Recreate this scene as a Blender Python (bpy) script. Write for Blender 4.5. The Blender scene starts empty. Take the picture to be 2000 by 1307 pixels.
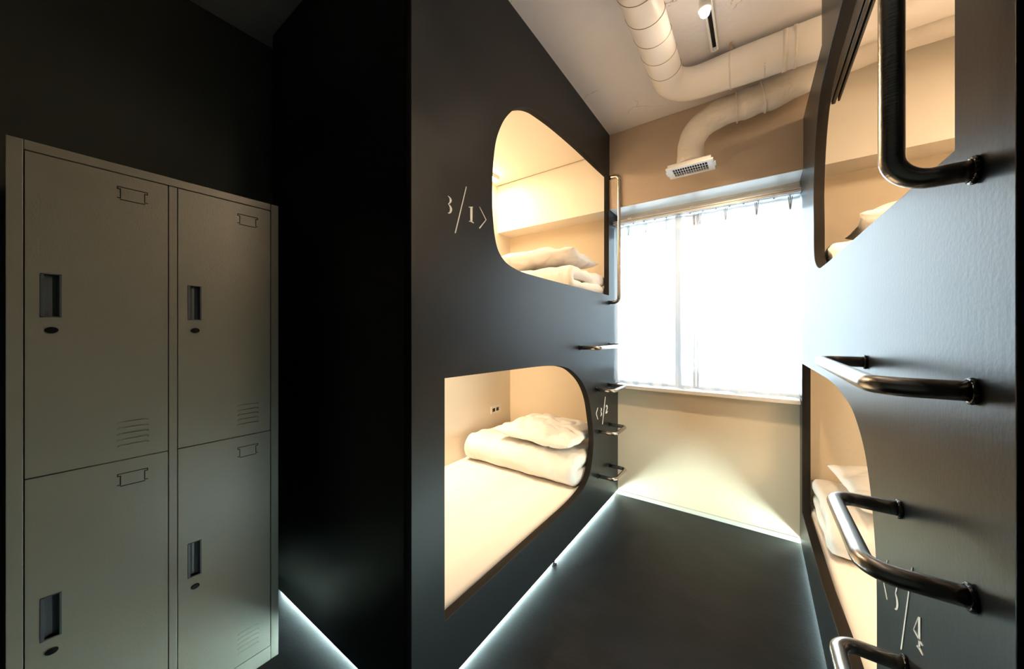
import bpy, bmesh, math, random
from mathutils import Vector, Matrix, noise
random.seed(7)
C = bpy.context.scene.collection
SC = bpy.context.scene

# ------------------------------------------------------------------ camera
FPX, YAW, CY, EYE = 675.63, 0.6165, 649.08, 1.286
cam_d = bpy.data.cameras.new('camera')
cam_d.sensor_fit = 'HORIZONTAL'; cam_d.sensor_width = 36.0
cam_d.lens = FPX / 2000 * 36.0
cam_d.shift_y = -(653.5 - CY) / 2000
cam_d.clip_start = 0.02
cam = bpy.data.objects.new('camera', cam_d); C.objects.link(cam)
cam.location = (0, 0, EYE); cam.rotation_euler = (math.pi / 2, 0, YAW)
SC.camera = cam

# ------------------------------------------------------------------ view, world, lights
SC.view_settings.view_transform = 'Standard'
SC.view_settings.look = 'None'
SC.view_settings.gamma = 1.0
SC.view_settings.use_curve_mapping = False
SC.view_settings.exposure = 0.0
w = bpy.data.worlds.new('daylight'); SC.world = w; w.use_nodes = True
bg = w.node_tree.nodes['Background']
bg.inputs['Color'].default_value = (0.72, 0.88, 1.0, 1); bg.inputs['Strength'].default_value = SKY = 10.2

def area(name, loc, rot, sx, sy, power, col, portal=False):
    d = bpy.data.lights.new(name, 'AREA'); d.shape = 'RECTANGLE'; d.size = sx; d.size_y = sy
    d.energy = power; d.color = col
    if portal: d.cycles.is_portal = True
    o = bpy.data.objects.new(name, d); C.objects.link(o); o.location = loc; o.rotation_euler = rot
    return o
def point(name, loc, r, power, col):
    d = bpy.data.lights.new(name, 'POINT'); d.shadow_soft_size = r; d.energy = power; d.color = col
    o = bpy.data.objects.new(name, d); C.objects.link(o); o.location = loc
    return o
def spot(name, loc, target, r, power, col, ang, blend):
    d = bpy.data.lights.new(name, 'SPOT'); d.shadow_soft_size = r; d.energy = power; d.color = col
    d.spot_size = ang; d.spot_blend = blend
    o = bpy.data.objects.new(name, d); C.objects.link(o); o.location = loc
    o.rotation_euler = (Vector(target) - Vector(loc)).to_track_quat('-Z', 'Y').to_euler()
    return o
area('window_portal', (-0.35, 2.93, 1.48), (-math.pi / 2, 0, 0), 1.3, 1.4, 1, (1, 1, 1), True)
WARM = (1.0, 0.75, 0.51)
TRACK_W, ENTRY_W, BAR_W, LED_E = 80.0, 6.0, 17.0, 170.0
spot('track_lamp_light', (-0.178, 1.650, 2.585), (-0.32, 2.70, 0.30), 0.03, TRACK_W * 1.1, (1.0, 0.72, 0.43), math.radians(92), 0.8)
point('track_lamp_glow', (-0.178, 1.640, 2.585), 0.03, 1.2, (1.0, 0.80, 0.58))
spot('entry_lamp_light', (-0.178, 0.80, 2.575), (-1.40, 0.0, 0.80), 0.03, ENTRY_W, (1.0, 0.80, 0.58), math.radians(98), 0.35)

# ------------------------------------------------------------------ materials
def mat(name, col, rough=0.6, metal=0.0, spec=0.5, bump=None, var=None, coat=0.0):
    """bump=(scale xyz, strength, detail)  var=(scale xyz, amount, second colour)"""
    m = bpy.data.materials.new(name); m.use_nodes = True
    n, l = m.node_tree.nodes, m.node_tree.links
    b = n['Principled BSDF']
    b.inputs['Base Color'].default_value = (*col, 1); b.inputs['Roughness'].default_value = rough
    b.inputs['Metallic'].default_value = metal; b.inputs['Specular IOR Level'].default_value = spec
    if coat: b.inputs['Coat Weight'].default_value = coat; b.inputs['Coat Roughness'].default_value = 0.15
    tc = n.new('ShaderNodeTexCoord')
    def noisetex(sc, detail=4):
        mp = n.new('ShaderNodeMapping'); mp.inputs['Scale'].default_value = sc
        t = n.new('ShaderNodeTexNoise'); t.inputs['Scale'].default_value = 1; t.inputs['Detail'].default_value = detail
        l.new(tc.outputs['Object'], mp.inputs['Vector']); l.new(mp.outputs['Vector'], t.inputs['Vector'])
        return t
    if bump:
        prev = None
        for (sc, st, de) in (bump if isinstance(bump, list) else [bump]):
            t = noisetex(sc, de); bp = n.new('ShaderNodeBump'); bp.inputs['Strength'].default_value = st
            bp.inputs['Distance'].default_value = 0.01
            l.new(t.outputs['Fac'], bp.inputs['Height'])
            if prev: l.new(prev.outputs['Normal'], bp.inputs['Normal'])
            prev = bp
        l.new(prev.outputs['Normal'], b.inputs['Normal'])
    if var:
        sc, amt, c2 = var
        t = noisetex(sc, 6); r = n.new('ShaderNodeMapRange'); r.inputs['From Min'].default_value = 0.4; r.inputs['From Max'].default_value = 0.7
        r.inputs['To Max'].default_value = amt
        mx = n.new('ShaderNodeMix'); mx.data_type = 'RGBA'
        mx.inputs[6].default_value = (*col, 1); mx.inputs[7].default_value = (*c2, 1)
        l.new(t.outputs['Fac'], r.inputs['Value']); l.new(r.outputs['Result'], mx.inputs[0]); l.new(mx.outputs[2], b.inputs['Base Color'])
    return m
def emit(name, col, strength):
    m = bpy.data.materials.new(name); m.use_nodes = True
    b = m.node_tree.nodes['Principled BSDF']
    b.inputs['Base Color'].default_value = (0.8, 0.8, 0.8, 1)
    b.inputs['Emission Color'].default_value = (*col, 1); b.inputs['Emission Strength'].default_value = strength
    return m
M = {}
M['plaster'] = mat('plaster', (0.60, 0.48, 0.375), 0.75, bump=[((3, 3, 3), 0.5, 6), ((40, 40, 40), 0.12, 3)], var=((2, 2, 2), 0.4, (0.55, 0.44, 0.34)))
M['lower_wall'] = mat('lower_wall_paint', (0.78, 0.65, 0.48), 0.8, bump=((60, 60, 60), 0.12, 3), var=((6, 6, 6), 0.3, (0.73, 0.61, 0.45)))
M['lining'] = mat('pod_lining_cream', (0.84, 0.77, 0.66), 0.7, bump=((25, 25, 25), 0.05, 3))
M['dark_wall'] = mat('dark_grey_wall', (0.085, 0.095, 0.082), 0.7, bump=((30, 30, 30), 0.1, 3))
M['panel'] = mat('charcoal_panel_paint', (0.010, 0.012, 0.014), 0.42, spec=0.34, bump=[((60, 60, 1.5), 0.015, 3), ((90, 90, 90), 0.012, 2)])
M['panel_black'] = mat('charcoal_end_panel', (0.009, 0.012, 0.013), 0.45, spec=0.15, bump=((60, 60, 1.5), 0.05, 3))
M['panel_r'] = mat('charcoal_panel_satin', (0.012, 0.014, 0.016), 0.33, spec=0.30, bump=[((70, 70, 1.5), 0.012, 3), ((120, 120, 120), 0.025, 2)], var=((3, 3, 0.5), 0.3, (0.022, 0.024, 0.026)))
M['rim'] = mat('painted_cut_edge', (0.022, 0.019, 0.016), 0.9, spec=0.05)
M['floor'] = mat('dark_floor_coating', (0.006, 0.0065, 0.008), 0.40, spec=0.2, bump=[((5, 5, 5), 0.15, 5), ((80, 80, 80), 0.04, 2)], var=((4, 7, 1), 0.6, (0.014, 0.014, 0.018)))
M['locker'] = mat('locker_grey_beige', (0.235, 0.232, 0.195), 0.36, spec=0.5, bump=((260, 260, 260), 0.05, 2))
M['recess'] = mat('dark_handle_plastic', (0.07, 0.085, 0.10), 0.35)
M['black'] = mat('black_plastic', (0.008, 0.008, 0.009), 0.25)
M['slot_and_shadow'] = mat('slot_and_shadow_black', (0.006, 0.006, 0.006), 0.8)  # near-black for openings, also paints the card holders' shadow lines
M['steel'] = mat('brushed_stainless_steel', (0.55, 0.50, 0.45), 0.27, metal=1.0, bump=((30, 30, 400), 0.05, 2))
M['sealant'] = mat('black_sealant', (0.006, 0.006, 0.007), 0.15, spec=0.7, bump=((120, 120, 120), 0.5, 2))
M['white_metal'] = mat('white_enamel', (0.82, 0.82, 0.82), 0.35)
M['rail_metal'] = mat('curtain_rail_white', (0.80, 0.80, 0.79), 0.35, metal=0.2)
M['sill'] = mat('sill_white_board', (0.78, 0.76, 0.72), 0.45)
M['base'] = mat('baseboard_paint', (0.74, 0.70, 0.60), 0.5)
M['duct'] = mat('duct_paint', (0.84, 0.79, 0.74), 0.40, bump=((12, 12, 12), 0.25, 4))
M['duct_wrap'] = mat('duct_wrap_paint', (0.76, 0.70, 0.63), 0.5, bump=[((9, 9, 9), 1.0, 6), ((30, 30, 30), 0.5, 4)])
M['seam'] = mat('duct_seam_groove', (0.36, 0.29, 0.22), 0.6)
M['linen'] = mat('cream_linen', (0.88, 0.84, 0.79), 0.85, spec=0.2, bump=[((9, 7, 7), 0.9, 5), ((30, 12, 12), 0.35, 3)])
M['sheet'] = mat('mattress_sheet', (0.88, 0.84, 0.79), 0.85, spec=0.2, bump=((5, 4, 4), 0.6, 5))
M['decal'] = mat('white_vinyl', (0.93, 0.94, 0.92), 0.5)
M['blind'] = mat('blind_dark_brown', (0.030, 0.026, 0.020), 0.5)
M['socket'] = mat('socket_white', (0.85, 0.85, 0.83), 0.4)
M['alu'] = mat('window_frame_metal', (0.35, 0.38, 0.42), 0.4, metal=0.6)
M['exterior'] = mat('neighbour_render', (0.62, 0.66, 0.70), 0.8)
M['led'] = emit('led_strip_glow', (0.72, 1.0, 0.98), LED_E)
M['bar'] = emit('bar_light_glow', (1.0, 0.76, 0.46), 60.0)
M['bulb'] = emit('bulb_glow', (1.0, 0.88, 0.7), 30.0)
# curtain: sheer
def curtain_mat(name, clear, lucent):
    m = bpy.data.materials.new(name); m.use_nodes = True
    n, l = m.node_tree.nodes, m.node_tree.links
    n.remove(n['Principled BSDF']); out = n['Material Output']
    tr = n.new('ShaderNodeBsdfTransparent'); tl = n.new('ShaderNodeBsdfTranslucent'); df = n.new('ShaderNodeBsdfDiffuse')
    tl.inputs['Color'].default_value = (0.95, 0.96, 0.97, 1); df.inputs['Color'].default_value = (0.88, 0.89, 0.9, 1)
    a = n.new('ShaderNodeMixShader'); b = n.new('ShaderNodeMixShader')
    a.inputs[0].default_value = lucent; b.inputs[0].default_value = clear
    l.new(df.outputs[0], a.inputs[1]); l.new(tl.outputs[0], a.inputs[2])
    l.new(a.outputs[0], b.inputs[1]); l.new(tr.outputs[0], b.inputs[2]); l.new(b.outputs[0], out.inputs['Surface'])
    return m
M['sheer'] = curtain_mat('sheer_curtain', 0.46, 0.20)
M['sheer_dense'] = curtain_mat('sheer_curtain_folded', 0.22, 0.20)
M['sheer_edge'] = curtain_mat('curtain_edge_seam', 0.04, 0.16)
M['pleat'] = mat('curtain_pleat_cloth', (0.42, 0.42, 0.42), 0.9)
def glass_mat():
    m = bpy.data.materials.new('window_glass'); m.use_nodes = True
    n, l = m.node_tree.nodes, m.node_tree.links
    n.remove(n['Principled BSDF']); out = n['Material Output']
    tr = n.new('ShaderNodeBsdfTransparent'); tr.inputs['Color'].default_value = (0.95, 0.98, 0.98, 1)
    gl = n.new('ShaderNodeBsdfGlossy'); gl.inputs['Roughness'].default_value = 0.02
    fr = n.new('ShaderNodeFresnel'); mx = n.new('ShaderNodeMixShader')
    l.new(fr.outputs[0], mx.inputs[0]); l.new(tr.outputs[0], mx.inputs[1]); l.new(gl.outputs[0], mx.inputs[2]); l.new(mx.outputs[0], out.inputs['Surface'])
    return m
M['glass'] = glass_mat()
# cracked plaster for the ceiling
def cracked():
    m = mat('cracked_ceiling_plaster', (0.86, 0.84, 0.87), 0.7, bump=[((4, 4, 4), 0.6, 6), ((40, 40, 40), 0.12, 3)])
    n, l = m.node_tree.nodes, m.node_tree.links; b = n['Principled BSDF']
    tc = n.new('ShaderNodeTexCoord'); nz = n.new('ShaderNodeTexNoise'); nz.inputs['Scale'].default_value = 6; nz.inputs['Detail'].default_value = 6
    add = n.new('ShaderNodeMixRGB'); add.blend_type = 'ADD'; add.inputs[0].default_value = 0.25
    v = n.new('ShaderNodeTexVoronoi'); v.feature = 'DISTANCE_TO_EDGE'; v.inputs['Scale'].default_value = 2.2
    r = n.new('ShaderNodeMapRange'); r.inputs['From Min'].default_value = 0.0; r.inputs['From Max'].default_value = 0.006; r.inputs['To Min'].default_value = 1; r.inputs['To Max'].default_value = 0
    big = n.new('ShaderNodeTexNoise'); big.inputs['Scale'].default_value = 3.1
    r2 = n.new('ShaderNodeMapRange'); r2.inputs['From Min'].default_value = 0.52; r2.inputs['From Max'].default_value = 0.60
    mu = n.new('ShaderNodeMath'); mu.operation = 'MULTIPLY'
    l.new(tc.outputs['Object'], add.inputs[1]); l.new(tc.outputs['Object'], nz.inputs['Vector']); l.new(nz.outputs['Color'], add.inputs[2])
    l.new(add.outputs[0], v.inputs['Vector']); l.new(v.outputs['Distance'], r.inputs['Value'])
    l.new(tc.outputs['Object'], big.inputs['Vector']); l.new(big.outputs['Fac'], r2.inputs['Value'])
    l.new(r.outputs['Result'], mu.inputs[0]); l.new(r2.outputs['Result'], mu.inputs[1])
    mx = n.new('ShaderNodeMix'); mx.data_type = 'RGBA'; mx.inputs[6].default_value = (0.86, 0.84, 0.87, 1); mx.inputs[7].default_value = (0.40, 0.35, 0.31, 1)
    l.new(mu.outputs[0], mx.inputs[0]); l.new(mx.outputs[2], b.inputs['Base Color'])
    return m
M['ceiling'] = cracked()

# ------------------------------------------------------------------ helpers (all coordinates are room metres)
def root_loc(o):
    v = Vector((0, 0, 0))
    while o is not None:
        v += o.location; o = o.parent
    return v
def link_mesh(name, me, m, parent=None, smooth=False, origin=None):
    o = bpy.data.objects.new(name, me); C.objects.link(o)
    if m is not None: me.materials.append(m)
    if parent is not None:
        o.parent = parent; me.transform(Matrix.Translation(-root_loc(parent)))
    elif origin is not None:
        me.transform(Matrix.Translation(-Vector(origin))); o.location = origin
    if smooth:
        for p in me.polygons: p.use_smooth = True
    return o
def obj(name, bm, m, parent=None, smooth=False, origin=None):
    bmesh.ops.recalc_face_normals(bm, faces=bm.faces)
    me = bpy.data.meshes.new(name); bm.to_mesh(me); bm.free()
    return link_mesh(name, me, m, parent, smooth, origin)
def tag(o, label=None, cat=None, group=None, kind=None):
    if label: o['label'] = label
    if cat: o['category'] = cat
    if group: o['group'] = group
    if kind: o['kind'] = kind
    return o
def thing(name, loc, label, cat, group=None):
    o = bpy.data.objects.new(name, None); C.objects.link(o); o.location = loc; o.empty_display_size = 0.05
    return tag(o, label, cat, group)
def add_box(bm, lo, hi, bev=0.0, seg=2):
    r = bmesh.ops.create_cube(bm, size=1)
    vs = r['verts']; c = [(lo[i] + hi[i]) / 2 for i in range(3)]; s = [hi[i] - lo[i] for i in range(3)]
    for v in vs: v.co = Vector((v.co[i] * s[i] + c[i] for i in range(3)))
    if bev:
        es = list({e for v in vs for e in v.link_edges})
        bmesh.ops.bevel(bm, geom=es, offset=bev, segments=seg, affect='EDGES', profile=0.6)
def box(name, lo, hi, m, parent=None, bev=0.0, origin=None, seg=2):
    bm = bmesh.new(); add_box(bm, lo, hi, bev, seg); return obj(name, bm, m, parent, False, origin)
def frame_pts(pts):
    """parallel transported frames along a polyline"""
    n = len(pts); T = []
    for i in range(n):
        a = pts[max(i - 1, 0)]; b = pts[min(i + 1, n - 1)]; T.append((b - a).normalized())
    up = Vector((0, 0, 1)) if abs(T[0].z) < 0.9 else Vector((1, 0, 0))
    N = [(up - T[0] * up.dot(T[0])).normalized()]
    for i in range(1, n):
        v = N[-1] - T[i] * N[-1].dot(T[i]); N.append(v.normalized())
    return T, N
def add_tube(bm, pts, radii, seg=16, cap=True, wob=0.0):
    pts = [Vector(p) for p in pts]
    if not hasattr(radii, '__len__'): radii = [radii] * len(pts)
    T, N = frame_pts(pts); rings = []
    for i, p in enumerate(pts):
        B = T[i].cross(N[i]); ring = []
        for k in range(seg):
            a = 2 * math.pi * k / seg; d = N[i] * math.cos(a) + B * math.sin(a)
            r = radii[i]
            if wob: r += wob * noise.noise((p + d * 0.1) * 14)
            ring.append(bm.verts.new(p + d * r))
        rings.append(ring)
    for i in range(len(rings) - 1):
        for k in range(seg):
            bm.faces.new((rings[i][k], rings[i][(k + 1) % seg], rings[i + 1][(k + 1) % seg], rings[i + 1][k]))
    if cap:
        bm.faces.new(rings[0]); bm.faces.new(list(reversed(rings[-1])))
def bend_path(corners, r, n=8):
    """polyline with rounded corners"""
    P = [Vector(c) for c in corners]; out = [P[0]]
    for i in range(1, len(P) - 1):
        a, b, c = P[i - 1], P[i], P[i + 1]
        d1 = (a - b).normalized(); d2 = (c - b).normalized(); ang = d1.angle(d2)
        t = r / math.tan(ang / 2); s = b + d1 * t; e = b + d2 * t
        cen = b + (d1 + d2).normalized() * (r / math.sin(ang / 2))
        u = s - cen; v = e - cen; om = u.angle(v)
        for k in range(n + 1):
            q = k / n; out.append(cen + (u * math.sin((1 - q) * om) + v * math.sin(q * om)) / math.sin(om))
    out.append(P[-1]); return out
def catmull(pts, n=8, closed=False):
    P = [Vector(p) for p in pts]; N = len(P); out = []
    rng = range(N) if closed else range(N - 1)
    for i in rng:
        g = (lambda k: P[k % N]) if closed else (lambda k: P[min(max(k, 0), N - 1)])
        p0, p1, p2, p3 = g(i - 1), g(i), g(i + 1), g(i + 2)
        for k in range(n):
            t = k / n
            out.append(0.5 * ((2 * p1) + (-p0 + p2) * t + (2 * p0 - 5 * p1 + 4 * p2 - p3) * t * t + (-p0 + 3 * p1 - 3 * p2 + p3) * t ** 3))
    if not closed: out.append(P[-1])
    return out
def resample(pts, n):
    L = [0]
    for a, b in zip(pts, pts[1:]): L.append(L[-1] + (b - a).length)
    out = []; j = 0
    for i in range(n):
        s = L[-1] * i / (n - 1)
        while j < len(L) - 2 and L[j + 1] < s: j += 1
        q = (s - L[j]) / max(L[j + 1] - L[j], 1e-9); out.append(pts[j].lerp(pts[j + 1], q))
    return out
def sheet_with_holes(loops, thick, bev, place):
    """filled outline with holes, real thickness, bevelled rims; place maps (x,y,z) -> room"""
    cu = bpy.data.curves.new('outline', 'CURVE'); cu.dimensions = '2D'; cu.fill_mode = 'BOTH'
    cu.extrude = thick / 2 - bev; cu.bevel_depth = bev; cu.bevel_resolution = 1; cu.offset = -bev
    for lp in loops:
        sp = cu.splines.new('POLY'); sp.points.add(len(lp) - 1)
        for i, p in enumerate(lp): sp.points[i].co = (p[0], p[1], 0, 1)
        sp.use_cyclic_u = True
    o = bpy.data.objects.new('tmp_outline', cu); C.objects.link(o)
    dg = bpy.context.evaluated_depsgraph_get(); me = bpy.data.meshes.new_from_object(o.evaluated_get(dg))
    bpy.data.objects.remove(o); bpy.data.curves.remove(cu)
    for v in me.vertices: v.co = Vector(place(v.co.x, v.co.y, v.co.z))
    bm = bmesh.new(); bm.from_mesh(me); bmesh.ops.remove_doubles(bm, verts=bm.verts, dist=1e-5); me2 = bmesh.new(); me2.free()
    bpy.data.meshes.remove(me)
    return bm
def soft_loop(items):
    """items: ('c',(y,z)) sharp corner, or ('s',[...]) smooth run of points"""
    out = []
    for kind, d in items:
        if kind == 'c': out.append(d)
        else: out += [(v.x, v.y) for v in catmull([(p[0], p[1], 0) for p in d], 7)]
    return out

DECALS = {"UL":[[[[0.88,1.775],[0.881,1.7743],[0.8825,1.7734],[0.8843,1.7724],[0.886,1.7713],[0.8874,1.7701],[0.8884,1.7689],[0.8889,1.7677],[0.8892,1.7663],[0.8893,1.7649],[0.8892,1.7635],[0.8891,1.7622],[0.889,1.761],[0.889,1.76],[0.8889,1.759],[0.8888,1.7579],[0.8885,1.7568],[0.8882,1.7556],[0.8877,1.7546],[0.887,1.7535],[0.8859,1.7522],[0.8845,1.7509],[0.883,1.7496],[0.8817,1.7485],[0.8807,1.7476]],[[0.8814,1.7764],[0.8827,1.7761],[0.8846,1.7756],[0.8868,1.775],[0.8892,1.7743],[0.8914,1.7734],[0.8932,1.7724],[0.8947,1.7713],[0.896,1.77],[0.8972,1.7686],[0.898,1.7671],[0.8986,1.7655],[0.8987,1.7638],[0.8984,1.7619],[0.8977,1.76],[0.8966,1.7581],[0.8953,1.7564],[0.8939,1.7547],[0.8923,1.7531],[0.8905,1.7516],[0.8884,1.7502],[0.8863,1.749],[0.8844,1.748],[0.8828,1.7472],[0.8817,1.7466]]],[[[0.8817,1.7466],[0.8825,1.7458],[0.8837,1.7448],[0.885,1.7436],[0.8864,1.7422],[0.8875,1.7408],[0.8884,1.7394],[0.889,1.7379],[0.8895,1.7362],[0.8899,1.7345],[0.8901,1.7328],[0.8903,1.7312],[0.8903,1.7298],[0.8902,1.7286],[0.89,1.7272],[0.8897,1.7258],[0.8894,1.7243],[0.8889,1.723],[0.8885,1.7218],[0.8881,1.7209],[0.8877,1.72],[0.8871,1.7191],[0.8865,1.7183],[0.8859,1.7176],[0.8856,1.7172],[0.8854,1.7169],[0.8849,1.7167],[0.884,1.7166],[0.883,1.7165],[0.8821,1.7165],[0.8814,1.7165]],[[0.8832,1.748],[0.8844,1.7476],[0.8861,1.747],[0.8882,1.7463],[0.8903,1.7455],[0.8924,1.7445],[0.8943,1.7433],[0.8958,1.742],[0.8973,1.7405],[0.8986,1.7389],[0.8997,1.7371],[0.9006,1.7353],[0.901,1.7333],[0.901,1.7311],[0.9006,1.7289],[0.8998,1.7267],[0.8989,1.7247],[0.8978,1.7228],[0.8966,1.721],[0.8953,1.7193],[0.8937,1.7178],[0.892,1.7164],[0.8903,1.7153],[0.8887,1.7144],[0.8869,1.7136],[0.885,1.7132],[0.8834,1.7132],[0.8821,1.7134],[0.8812,1.7137],[0.8805,1.714],[0.88,1.7141]]],[[[0.9745,1.8416],[0.9144,1.6504]],[[0.9789,1.8424],[0.9195,1.6507]]],[[[0.9901,1.7667],[1.0032,1.7703],[1.0144,1.7739]],[[0.9901,1.7692],[1.0032,1.7733],[1.0144,1.7763]]],[[[0.9985,1.7706],[0.9991,1.7142]],[[1.0115,1.7744],[1.0109,1.7172]]],[[[0.992,1.7129],[1.0019,1.7141],[1.0185,1.7128]],[[0.9923,1.7157],[1.0045,1.7192],[1.0204,1.7154]]],[[[1.0522,1.7873],[1.0933,1.7444]],[[1.0544,1.7887],[1.0974,1.7467]]],[[[1.0945,1.7482],[1.0503,1.7025]],[[1.0976,1.7474],[1.0557,1.701]]]],"LL":[[[[2.3108,0.7617],[2.2781,0.7245]],[[2.3184,0.7596],[2.2872,0.7218]]],[[[2.2781,0.7268],[2.3095,0.6793]],[[2.2871,0.7261],[2.3179,0.6784]]],[[[2.3687,0.7484],[2.3699,0.7469],[2.3717,0.745],[2.3735,0.7429],[2.3749,0.7408],[2.3758,0.7388],[2.376,0.7371],[2.3753,0.7351],[2.3737,0.7324],[2.3714,0.7295],[2.369,0.7268],[2.3668,0.7244],[2.3654,0.7227]],[[2.3761,0.7484],[2.3778,0.7471],[2.3807,0.7453],[2.3841,0.7429],[2.3874,0.7402],[2.3899,0.7372],[2.3906,0.7342],[2.3891,0.7314],[2.386,0.7287],[2.382,0.7262],[2.378,0.7238],[2.3745,0.7219],[2.3722,0.7205]]],[[[2.3654,0.7235],[2.3668,0.7213],[2.369,0.7182],[2.3713,0.7147],[2.3734,0.7112],[2.3748,0.708],[2.3751,0.7055],[2.3744,0.7031],[2.3725,0.7004],[2.3699,0.6976],[2.3671,0.695],[2.3645,0.6927],[2.3628,0.6911]],[[2.3721,0.7232],[2.3746,0.721],[2.3784,0.7179],[2.3828,0.7142],[2.387,0.7102],[2.3903,0.706],[2.3916,0.7022],[2.3901,0.6988],[2.3866,0.6959],[2.3822,0.6933],[2.3776,0.6912],[2.3737,0.6894],[2.3711,0.6881]]],[[[2.4535,0.8148],[2.3962,0.6257]],[[2.463,0.813],[2.4072,0.6229]]],[[[2.4765,0.7339],[2.4777,0.7356],[2.4793,0.7382],[2.4812,0.7412],[2.4833,0.7438],[2.4854,0.7457],[2.4861,0.7461],[2.4838,0.7462],[2.4851,0.7454],[2.4873,0.7436],[2.4896,0.7413],[2.4913,0.7389],[2.4922,0.7365],[2.4924,0.734],[2.492,0.7312],[2.4911,0.728],[2.4896,0.7247],[2.4877,0.7212],[2.4855,0.7176],[2.4824,0.7136],[2.4784,0.709],[2.474,0.7043],[2.4696,0.6999],[2.4658,0.6961],[2.4632,0.6934]],[[2.467,0.7364],[2.4682,0.738],[2.4699,0.7406],[2.472,0.7435],[2.4742,0.7463],[2.4767,0.7486],[2.4807,0.7499],[2.4883,0.7487],[2.4933,0.7466],[2.4976,0.744],[2.5013,0.741],[2.5043,0.7378],[2.5059,0.7346],[2.5062,0.7315],[2.5055,0.7283],[2.5041,0.725],[2.5021,0.7216],[2.4997,0.7181],[2.4969,0.7145],[2.4934,0.7105],[2.489,0.706],[2.4841,0.7013],[2.4793,0.6969],[2.4753,0.6933],[2.4725,0.6906]]],[[[2.47,0.6878],[2.4926,0.6873],[2.5104,0.6996]],[[2.4619,0.6949],[2.4762,0.6953],[2.5035,0.7023]]]],"LR":[[[[0.9984,0.83],[1.0274,0.7734]],[[0.9939,0.8321],[1.022,0.7762]]],[[[1.0274,0.7749],[0.9993,0.75]],[[1.022,0.7784],[0.9942,0.7535]]],[[[0.9506,0.8256],[0.9496,0.8251],[0.9482,0.8245],[0.9466,0.8238],[0.945,0.8229],[0.9437,0.8218],[0.9428,0.8205],[0.9424,0.8188],[0.9421,0.8169],[0.942,0.8146],[0.9422,0.8123],[0.9425,0.8099],[0.9429,0.8076],[0.9435,0.8051],[0.9445,0.8025],[0.9457,0.7997],[0.9469,0.7971],[0.9479,0.7948],[0.9487,0.7932]],[[0.9464,0.8286],[0.9449,0.8285],[0.9427,0.8284],[0.9402,0.8283],[0.9376,0.828],[0.9354,0.8273],[0.934,0.8261],[0.9332,0.8244],[0.933,0.8223],[0.9331,0.8199],[0.9335,0.8173],[0.9341,0.8147],[0.9349,0.812],[0.9361,0.8092],[0.9378,0.8061],[0.9397,0.8029],[0.9415,0.7999],[0.9431,0.7974],[0.9442,0.7956]]],[[[0.9481,0.7936],[0.9474,0.7929],[0.9463,0.7918],[0.945,0.7905],[0.9437,0.7891],[0.9426,0.7877],[0.9418,0.7862],[0.9413,0.7847],[0.9409,0.7831],[0.9407,0.7814],[0.9406,0.7797],[0.9406,0.778],[0.9409,0.7764],[0.9413,0.7748],[0.942,0.7731],[0.9427,0.7715],[0.9436,0.7699],[0.9443,0.7687],[0.9444,0.7684],[0.9423,0.7701],[0.9411,0.7707],[0.942,0.7702],[0.9435,0.7695],[0.945,0.7688],[0.9463,0.7682]],[[0.9437,0.7968],[0.9425,0.7963],[0.9407,0.7957],[0.9386,0.7951],[0.9365,0.7942],[0.9345,0.7933],[0.933,0.7923],[0.9318,0.7911],[0.9308,0.7899],[0.93,0.7885],[0.9294,0.787],[0.929,0.7855],[0.929,0.7838],[0.9294,0.782],[0.9302,0.7799],[0.9313,0.7778],[0.9326,0.7757],[0.9342,0.7736],[0.9364,0.7712],[0.941,0.7674],[0.9453,0.765],[0.9476,0.7642],[0.9491,0.7638],[0.9501,0.7636],[0.9507,0.7635]]],[[[0.8637,0.8905],[0.9184,0.7109]],[[0.8584,0.8932],[0.911,0.7162]]],[[[0.8341,0.8261],[0.833,0.7772]],[[0.8245,0.8326],[0.8249,0.7833]]],[[[0.8344,0.8271],[0.8565,0.7903]],[[0.8302,0.8293],[0.8528,0.7924]]],[[[0.8564,0.7909],[0.8178,0.7914]],[[0.8529,0.7941],[0.814,0.795]]],[[[0.8421,0.774],[0.8324,0.7761],[0.8164,0.7777]],[[0.8375,0.7789],[0.8248,0.7835],[0.8132,0.7807]]]]}

# ------------------------------------------------------------------ room measures
XL, XR = -0.9065, 0.2129          # faces of the left and right bunk
TH = 0.038                        # panel thickness
YE, YB, YW = 0.72, 2.549, 2.742   # bunk end face, beam face, window wall
ZC, ZB, ZG = 2.77, 2.212, 0.0305  # ceiling, beam underside, gap under bunks
XBL, XBR = -1.965, 1.28           # back linings of the bunks
XWL, XWR, YWB = -2.07, 1.42, -1.25
YER = 0.578

def struct(name, bm, m, origin=None): return tag(obj(name, bm, m, None, False, origin), kind='structure')
def sbox(name, lo, hi, m):
    bm = bmesh.new(); add_box(bm, lo, hi); return struct(name, bm, m)
sbox('floor', (XWL - .1, YWB - .1, -0.1), (XWR + .1, YW + .2, 0), M['floor'])
sbox('ceiling', (XWL - .1, YWB - .1, ZC), (XWR + .1, YW + .2, ZC + .1), M['ceiling'])
sbox('wall_left', (XWL - .1, YWB, 0), (XWL, YW, ZC), M['dark_wall'])
sbox('wall_right', (XWR, YWB, 0), (XWR + .1, YW, ZC), M['dark_wall'])
sbox('wall_back', (XWL - .1, YWB - .1, 0), (XWR + .1, YWB, ZC), M['dark_wall'])
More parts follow.
